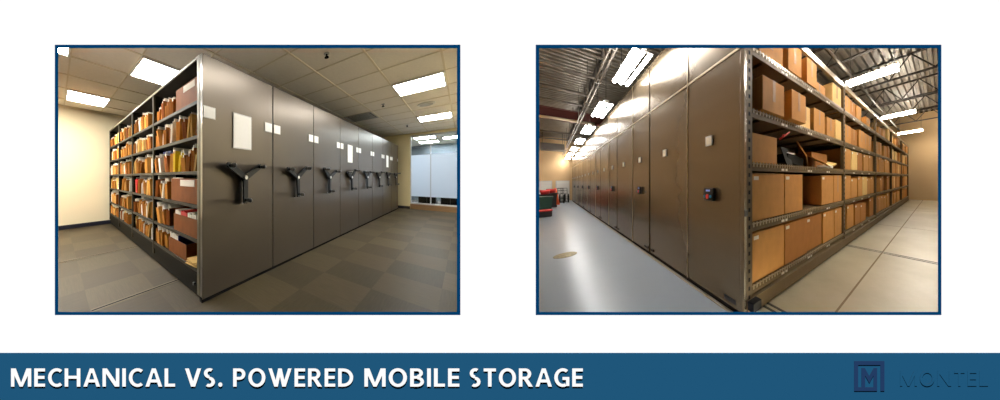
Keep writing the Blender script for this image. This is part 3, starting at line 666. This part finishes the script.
# powered units ----------------------------------------------------
UP = 2.8; UT = 4.08; SH = 3.07
unames = ['nearest', 'second nearest', 'third nearest', 'fourth nearest', 'fifth nearest', 'sixth nearest', 'seventh nearest', 'farthest']
SV = [.33, 1.06, 1.77, 2.40, 3.13]; RP = [0.0, 3.27, 6.4, 9.5, 12.7, 15.9]; SD = 1.15
for k in range(8):
    t = empty('powered_shelving_unit', RR, (0, UP*k, 0))
    tag(t, ('nearest tall taupe powered shelving unit, its open racks of cartons facing right' if k == 0 else unames[k]+' tall taupe powered shelving unit along the left aisle'), 'shelving unit', 'tall powered shelving units')
    for (c0, c1) in ((.03, 1.19), (1.21, UP-.03)):
        for (z0, z1) in ((.07, SH-.015), (SH+.015, UT)):
            bm = B(); box(bm, 0, .04, c0, c1, z0, z1, .006); obj('end_panel', bm, RR, (0, 0, 0), 'taupe', t)
        bm = B(); m = (c0+c1)/2-.0; m = .62 if c0 < 1 else 2.03
        box(bm, -.012, 0, m-.075, m+.075, 2.04, 2.17, .003); q = obj('card_holder', bm, RR, (0, 0, 0), 'alu', t)
        bm = B(); box(bm, -.014, -.012, m-.055, m+.055, 2.055, 2.15); obj('card', bm, RR, (0, 0, 0), 'sticker', q)
    bm = B(); box(bm, -.006, .03, .03, UP-.03, SH-.014, SH+.014); box(bm, -.006, .03, 1.192, 1.208, .07, UT)
    obj('joint_trim', bm, RR, (0, 0, 0), 'trim_lt' , t)
    bm = B(); box(bm, .02, .05, 0, UP, .0, UT-.05); obj('gap_backing', bm, RR, (0, 0, 0), 'rubber', t)
    bm = B(); box(bm, -.012, .0, .1, .3, .12, .17, .003); obj('bumper', bm, RR, (0, 0, 0), 'black', t)
    bm = B(); box(bm, -.012, 0, UP-.2, UP-.08, .12, .17, .003); obj('bumper', bm, RR, (0, 0, 0), 'black', t)
    bm = B(); box(bm, -.035, 0, .5, .71, 1.3, 1.47, .012); cp = obj('control_box', bm, RR, (0, 0, 0), 'black', t); cp['label'] = 'black push button control box'
    bm = B(); box(bm, -.038, -.035, .56, .65, 1.425, 1.45); obj('display', bm, RR, (0, 0, 0), 'screen', cp)
    bm = B(); cyl(bm, (-.04, .605, 1.36), (-.052, .605, 1.36), .032); obj('stop_button', bm, RR, (0, 0, 0), 'btn_red', cp)
    for q in (.54, .67): bm = B(); cyl(bm, (-.04, q, 1.36), (-.05, q, 1.36), .02); obj('arrow_button', bm, RR, (0, 0, 0), 'btn_blue', cp)
    if k:
        bm = B(); box(bm, .05, 15.9, .05, UP-.05, .05, 3.9); obj('rack_body', bm, RR, (0, 0, 0), 'taupe2', t); continue
    bm = B(); box(bm, .05, 15.9, SD+.05, UP-.05, .05, 3.69); obj('rack_body', bm, RR, (0, 0, 0), 'taupe2', t)
    bm = B(); box(bm, .0, .04, -.035, .03, .05, UT, .004); o = obj('corner_post', bm, RR, (0, 0, 0), 'taupe', t)
    for i, d in enumerate(RP):
        bm = B(); x0 = d+.04 if i == 0 else d-.05
        box(bm, x0, x0+.1, -.03, -.02, .05, 3.72 if i else UT); box(bm, x0, x0+.012, -.03, .04, .05, 3.7); box(bm, x0+.088, x0+.1, -.03, .04, .05, 3.7)
        box(bm, x0, x0+.1, SD-.05, SD+.02, .05, 3.7)
        u = obj('upright', bm, RR, (0, 0, 0), 'taupe2', t)
        if i < 3:
            bm = B(); z = .2
            while z < 3.7: box(bm, x0+.035, x0+.065, -.0315, -.0295, z, z+.045); z += .1
            obj('slots', bm, RR, (0, 0, 0), 'rubber', u)
    for i in range(5):
        d0, d1 = RP[i]+(.14 if i == 0 else .05), RP[i+1]-.05
        for z in SV:
            bm = B(); box(bm, d0, d1, -.02, .015, z-.1, z-.012, .004); box(bm, d0, d1, .015, SD, z-.03, z-.006)
            for q in range(5): x = d0+(d1-d0)*(q+.5)/5; box(bm, x-.02, x+.02, .015, SD, z-.07, z-.03)
            s = obj('shelf', bm, RR, (0, 0, 0), 'beam', t)
            bm = B()           # wire deck lip, a row of small hoops along the edge
            box(bm, d0, d1, -.024, -.016, z-.018, z-.006)
            n = int((d1-d0)/.06)
            for q in range(n): x = d0+(d1-d0)*(q+.5)/n; box(bm, x-.012, x+.012, -.028, -.02, z-.05, z+.006)
            obj('wire_lip', bm, RR, (0, 0, 0), 'beam_lt', s)
            if i < 2:
                bm = B()
                for q in (.2, .45, .7): x = d0+(d1-d0)*q; box(bm, x, x+.07, -.0225, -.02, z-.085, z-.055); box(bm, x+.1, x+.15, -.0225, -.02, z-.085, z-.055)
                obj('shelf_labels', bm, RR, (0, 0, 0), 'sticker', s)
    bm = B(); box(bm, .05, 15.9, -.03, .02, 3.62, 3.72, .004); box(bm, .05, 15.9, SD-.02, SD+.03, 3.62, 3.72); obj('top_rail', bm, RR, (0, 0, 0), 'beam_lt', t)
    bm = B(); box(bm, .05, 15.9, -.05, 2.7, .03, .2, .006); obj('carriage_base', bm, RR, (0, 0, 0), 'beam', t)
    bm = B(); box(bm, .05, .19, -.13, -.035, .1, .2, .008); obj('safety_sensor', bm, RR, (0, 0, 0), 'rubber', t)
    bm = B(); box(bm, -.002, .05, -.05, -.035, 1.16, 1.23, .003); obj('lock', bm, RR, (0, 0, 0), 'black', t)

# cartons ------------------------------------------------------------
CP = {}
def carton(w, h, dp, m, detail):
    t = B(); box(t, 0, w, 0, dp, 0, h, .008); o = obj('carton', t, RR, (0, 0, 0), m)
    if detail:
        t = B()
        if detail == 1: box(t, w*.5-.03, w*.5+.03, -.0015, 0, h*.35, h); box(t, w*.5-.03, w*.5+.03, 0, dp, h, h+.0015 if detail == 1 else h+.0015); obj('tape', t, RR, (0, 0, 0), 'tape', o)
        if detail > 1: t = B(); box(t, .03, .12, -.002, 0, h-.075, h-.03); obj('sticker', t, RR, (0, 0, 0), 'sticker', o)
        if detail > 2:      # slightly lifted top flaps
            t = B(); q = [(0.005, .0, h+.002), (w-.005, .0, h+.002), (w-.005, dp*.48, h+.03), (.005, dp*.48, h+.03)]; quad(t, q); quad(t, [(x, y, z+.006) for x, y, z in q]); 
            for e in range(4): a, b = q[e], q[(e+1) % 4]; quad(t, [a, b, (b[0], b[1], b[2]+.006), (a[0], a[1], a[2]+.006)])
            obj('flap', t, RR, (0, 0, 0), m, o)
    return o
srow = ['bottom shelf', 'second shelf up', 'third shelf up', 'fourth shelf up', 'top shelf']; rbay = ['nearest bay', 'second bay', 'third bay', 'fourth bay', 'last bay']
cnt = {}
def put_carton(d, w, h, dp, m, det, c, i, j):
    key = (w, h, dp, m, det)
    if key not in CP: CP[key] = carton(*key); o = CP[key]; o.location = RR.p(d, c, SV[j]+.008)
    else: o = copy_tree(CP[key], RR, (d, c, SV[j]+.008))
    n = cnt.get((i, j), 0); cnt[(i, j)] = n+1
    cn = {'carton': 'brown cardboard', 'carton_b': 'darker brown', 'carton_p': 'pale cardboard'}[m]
    tag(o, f'{cn} carton, {ORD[n]} from the left on the {srow[j]}, {rbay[i]}', 'carton', f'cartons on the {srow[j]} of the {rbay[i]}')
K, KB, KP = 'carton', 'carton_b', 'carton_p'
bay1 = {0: [(.17, .68, .58, K, 3, 0), (.87, .66, .58, KB, 3, 0), (1.56, .6, .57, KB, 3, .02), (2.18, .55, .58, K, 2, 0), (2.76, .42, .58, K, 2, 0)],
        1: [(.17, .68, .57, K, 3, 0), (.87, .52, .57, K, 2, 0), (1.45, .6, .55, KB, 0, .35), (2.12, .58, .56, K, 2, .0), (2.72, .46, .57, K, 1, 0)],
        2: [(.17, .58, .37, K, 0, .05)],
        3: [(.27, .46, .41, K, 1, -.08), (.86, .4, .41, K, 1, -.12), (1.32, .33, .36, KP, 1, 0), (1.8, .46, .42, K, 1, 0), (2.36, .4, .38, K, 1, .0), (2.82, .34, .42, KP, 0, 0)],
        4: [(.3, .52, .4, K, 1, 0), (.9, .38, .43, K, 1, -.04), (1.46, .36, .42, K, 1, -.04), (1.98, .55, .3, K, 1, .1), (2.65, .5, .42, KP, 1, 0)]}
for j, L_ in bay1.items():
    for (d, w, h, m, det, c) in L_: put_carton(d, w, h, .8, m, det, c, 0, j)
for i in range(1, 5):
    for j in range(5):
        d = RP[i]+.08; end = RP[i+1]-.07
        gap0 = .25 if (i == 1 and j == 0) else 0
        d += gap0
        while True:
            w = rnd.choice([.36, .42, .48, .52, .56])
            if d+w > end: break
            h = rnd.choice([.5, .54, .57]) if j in (0, 1) else (rnd.choice([.48, .5, .53]) if j in (2, 3) else rnd.choice([.28, .38, .46]))
            if j == 3: h -= .05
            m = rnd.choices([K, KB, KP], [5, 2, 2 if j > 2 else .6])[0]
            if rnd.random() > (.06 if j != 4 else .15): put_carton(d, w, h, .8, m, (1 if j > 2 else 2) if i < 3 else 0, rnd.choice([0, 0, .02, -.02]), i, j)
            d += w+rnd.choice([.01, .02, .05])
# loose things on the third shelf of the nearest bay
def slab(name, d, c, w, dp, th, z, rx, ry, m, label, cat):
    bm = B(); box(bm, -w/2, w/2, -dp/2, dp/2, 0, th, .002, rot=None)
    R_ = Matrix.Rotation(rx, 3, 'X') @ Matrix.Rotation(ry, 3, 'Y'); bmesh.ops.rotate(bm, verts=bm.verts, cent=(0, 0, 0), matrix=R_)
    mz = min(v.co.z for v in bm.verts)
    for v in bm.verts: v.co.z -= mz
    return tag(obj(name, bm, RR, (d, c, z), m), label, cat)
z3 = SV[2]+.008
slab('cardboard_sheet', 1.75, .2, .6, .34, .02, z3, 1.0, .5, 'carton_b', 'folded brown cardboard sheet leaning on the third shelf, beside dark trays', 'cardboard')
slab('cardboard_sheet', 2.8, .2, .4, .3, .03, z3, .3, -.25, 'carton_p', 'small pale cardboard piece near the upright on the third shelf', 'cardboard')
slab('cardboard_sheet', .95, .5, .3, .05, .34, z3, 0, .35, 'carton_b', 'dark cardboard divider leaning on the square carton', 'cardboard')
slab('storage_tray', 1.35, .35, .5, .5, .14, z3, .0, .12, 'dark_steel', 'dark metal tray lying on the third shelf, nearest bay', 'tray')
slab('storage_tray', 2.5, .45, .75, .5, .32, z3, .0, 0, 'carton_b', 'brown box shape at the back of the third shelf, nearest bay', 'tray')
slab('cardboard_sheet', 2.15, .12, .34, .5, .012, z3, .5, .2, 'carton', 'flattened light brown cardboard flap at the edge of the third shelf, centre', 'cardboard')
slab('paper_bundle', 2.5, .1, .3, .22, .05, z3, 0, .05, 'paper', 'small white paper bundle at the front of the third shelf', 'paper')
slab('cardboard_sheet', 1.1, .12, .22, .3, .012, z3, 1.2, .1, 'dark_steel', 'small dark sheet propped beside the square carton', 'sheet')
bm = B(); cyl(bm, (-.35, 0, .0), (.35, .05, .03), .018); cyl(bm, (-.2, .08, .0), (.4, .1, .0), .014); tag(obj('metal_rod', bm, RR, (1.45, .15, z3+.2), 'chrome'), 'pair of pale metal rods across the dark tray', 'rod')
bm = B(); cyl(bm, (-.12, 0, 0), (.14, 0, .14), .012); ball(bm, (-.02, 0, .06), .022); tag(obj('metal_rod', bm, RR, (.92, .04, SV[3]-.26), 'btn_red'), 'short red-tipped rod sticking up behind the square carton', 'rod')

# drain, bins, carts -------------------------------------------------
bm = B(); cyl(bm, (0, 0, 0), (0, 0, .006), .2, .2, 28); tag(obj('floor_drain', bm, RR, (-1.3, 4.2, 0), 'drain'), 'round brassy cover plate set in the grey floor', 'drain')
def bin_(d, c, w, h, m, lidm, label, name='wheeled_bin'):
    t = empty(name, RR, (d, c, 0)); tag(t, label, 'bin')
    bm = B(); q0, q1 = w*.4, w*.5
    b0 = [(-q0, -q0, .04), (q0, -q0, .04), (q0, q0, .04), (-q0, q0, .04)]; b1 = [(x/q0*q1, y/q0*q1, h) for x, y, z in b0]
    for e in range(4): quad(bm, [b0[e], b0[(e+1) % 4], b1[(e+1) % 4], b1[e]])
    quad(bm, b0); box(bm, -q1-.02, q1+.02, -q1-.02, q1+.02, h-.06, h); obj('bin_body', bm, RR, (0, 0, 0), m, t)
    if lidm: bm = B(); box(bm, -q1-.03, q1+.03, -q1-.03, q1+.03, h, h+.06, .02); obj('lid', bm, RR, (0, 0, 0), lidm, t)
    for s in (-1, 1): bm = B(); cyl(bm, (s*q0, q0, .07), (s*(q0+.05), q0, .07), .07); obj('wheel', bm, RR, (0, 0, 0), 'rubber', t)
bin_(-1.72, 14.0, .62, .85, 'green', 'green', 'dark green plastic bin at the left edge of the aisle')
bin_(-1.75, 16.6, .6, .95, 'blackbin', None, 'black bin just behind the green one')
bin_(-1.45, 17.0, .6, 1.0, 'blackbin', None, 'black bin standing farther right, nearer the carts')
bin_(-1.9, 19.8, .8, 1.5, 'whitedoor', None, 'white tall container behind the green bin')
for d, c, z, l in ((-1.75, 16.6, .951, 'red pail on top of the black bin'), (-1.45, 17.0, 1.001, 'red pail on top of the right black bin')):
    bm = B(); cyl(bm, (0, 0, 0), (0, 0, .28), .2, .26, 16); tag(obj('pail', bm, RR, (d, c, z), 'red'), l, 'pail')
for d, c, l in ((-1.2, 19.4, 'orange pylon standing between the bins and the carts'), (-1.55, 20.6, 'orange pylon farther back beside the white doors')):
    t = empty('traffic_cone', RR, (d, c, 0)); tag(t, l, 'cone')
    bm = B(); box(bm, -.25, .25, -.25, .25, 0, .05, .01); obj('base', bm, RR, (0, 0, 0), 'orange', t)
    bm = B(); cyl(bm, (0, 0, .05), (0, 0, 1.3), .26, .06, 18); obj('cone', bm, RR, (0, 0, 0), 'orange', t)
t = empty('floor_tub', RR, (-1.85, 11.9, 0)); tag(t, 'low black tub with a red rim on the floor by the left edge', 'tub')
bm = B(); box(bm, -.4, .4, -.35, .35, .02, .3, .05); obj('tub_body', bm, RR, (0, 0, 0), 'blackbin', t)
bm = B(); box(bm, -.42, .42, -.37, .37, .3, .34, .015); obj('rim', bm, RR, (0, 0, 0), 'red', t)
for n, (d, c) in enumerate(((-.95, 20.2), (-.62, 20.9), (-.8, 21.9))):
    t = empty('hand_cart', RR, (d, c, 0)); tag(t, ['front', 'middle', 'rear'][n]+' one of the dark wheeled carts parked before the end wall', 'cart', 'wheeled carts by the end wall')
    for s in (-.28, .28):
        bm = B()
        for q in range(20):
            a0, a1 = q*math.pi/10, (q+1)*math.pi/10
            cyl(bm, (s+.0, .34*math.cos(a0), .38+.34*math.sin(a0)), (s+.0, .34*math.cos(a1), .38+.34*math.sin(a1)), .04, n=6)
        for q in range(5): a0 = q*math.pi*.4; cyl(bm, (s, 0, .38), (s, .33*math.cos(a0), .38+.33*math.sin(a0)), .012, n=5)
        obj('wheel', bm, RR, (0, 0, 0), 'rubber', t)
    bm = B()
    for s in (-.2, .2): bar(bm, (s, -.05, .2), (s, .35, 1.25), .03, .03)
    bar(bm, (-.2, .35, 1.25), (.2, .35, 1.25), .03, .03); bar(bm, (-.3, 0, .38), (.3, 0, .38), .03, .03); box(bm, -.25, .25, -.4, -.02, .1, .13)
    for z in (.5, .8, 1.05): y = -.05+.4*(z-.2)/1.05; bar(bm, (-.2, y, z), (.2, y, z), .02, .02)
    obj('frame', bm, RR, (0, 0, 0), 'rail', t)
# unit heater
t = empty('unit_heater', RR, (-1.35, 20.5, 4.35)); tag(t, 'grey unit heater hanging near the end wall', 'heater')
bm = B(); box(bm, -.7, .7, -.4, .4, 0, .55, .03); obj('housing', bm, RR, (0, 0, 0), 'pipe', t)
bm = B()
for q in range(5): box(bm, -.6, .6, -.43, -.4, .06+.09*q, .1+.09*q)
obj('louvres', bm, RR, (0, 0, 0), 'joist', t)
bm = B()
for x in (-.6, .6): cyl(bm, (x, 0, .55), (x, 0, RH-4.37), .015, n=6)
obj('hanger', bm, RR, (0, 0, 0), 'rail', t)

# ================================================================== light, camera
sun = bpy.data.lights.new('sun', 'SUN'); so = bpy.data.objects.new('sun', sun); C.objects.link(so)
tt = 16
dirv = Vector((0, 1, -tt)).normalized()      # steep light falling down the face of the front wall
so.rotation_euler = dirv.to_track_quat('-Z', 'Y').to_euler(); so.location = (0, 0, 6)
cosi = dirv.y; sun.energy = math.pi*1.32/cosi*1.0; sun.angle = math.radians(.5)
w = bpy.data.worlds.new('World'); bpy.context.scene.world = w; w.use_nodes = True
w.node_tree.nodes['Background'].inputs[0].default_value = (1, 1, 1, 1); w.node_tree.nodes['Background'].inputs[1].default_value = 0.0
cam = bpy.data.cameras.new('Camera'); co = bpy.data.objects.new('Camera', cam); C.objects.link(co)
co.rotation_euler = (math.pi/2, 0, 0); cam.sensor_fit = 'HORIZONTAL'; cam.sensor_width = 36; cam.lens = 36*200/1000
cam.shift_y = -(200-177)/1000; cam.clip_start = .02; cam.clip_end = 200
sc = bpy.context.scene; sc.camera = co
sc.view_settings.view_transform = 'Standard'; sc.view_settings.look = 'None'; sc.view_settings.gamma = 1; sc.view_settings.exposure = 0
sc.view_settings.use_curve_mapping = False
sc.cycles.max_bounces = 8; sc.cycles.diffuse_bounces = 5; sc.cycles.sample_clamp_indirect = 6
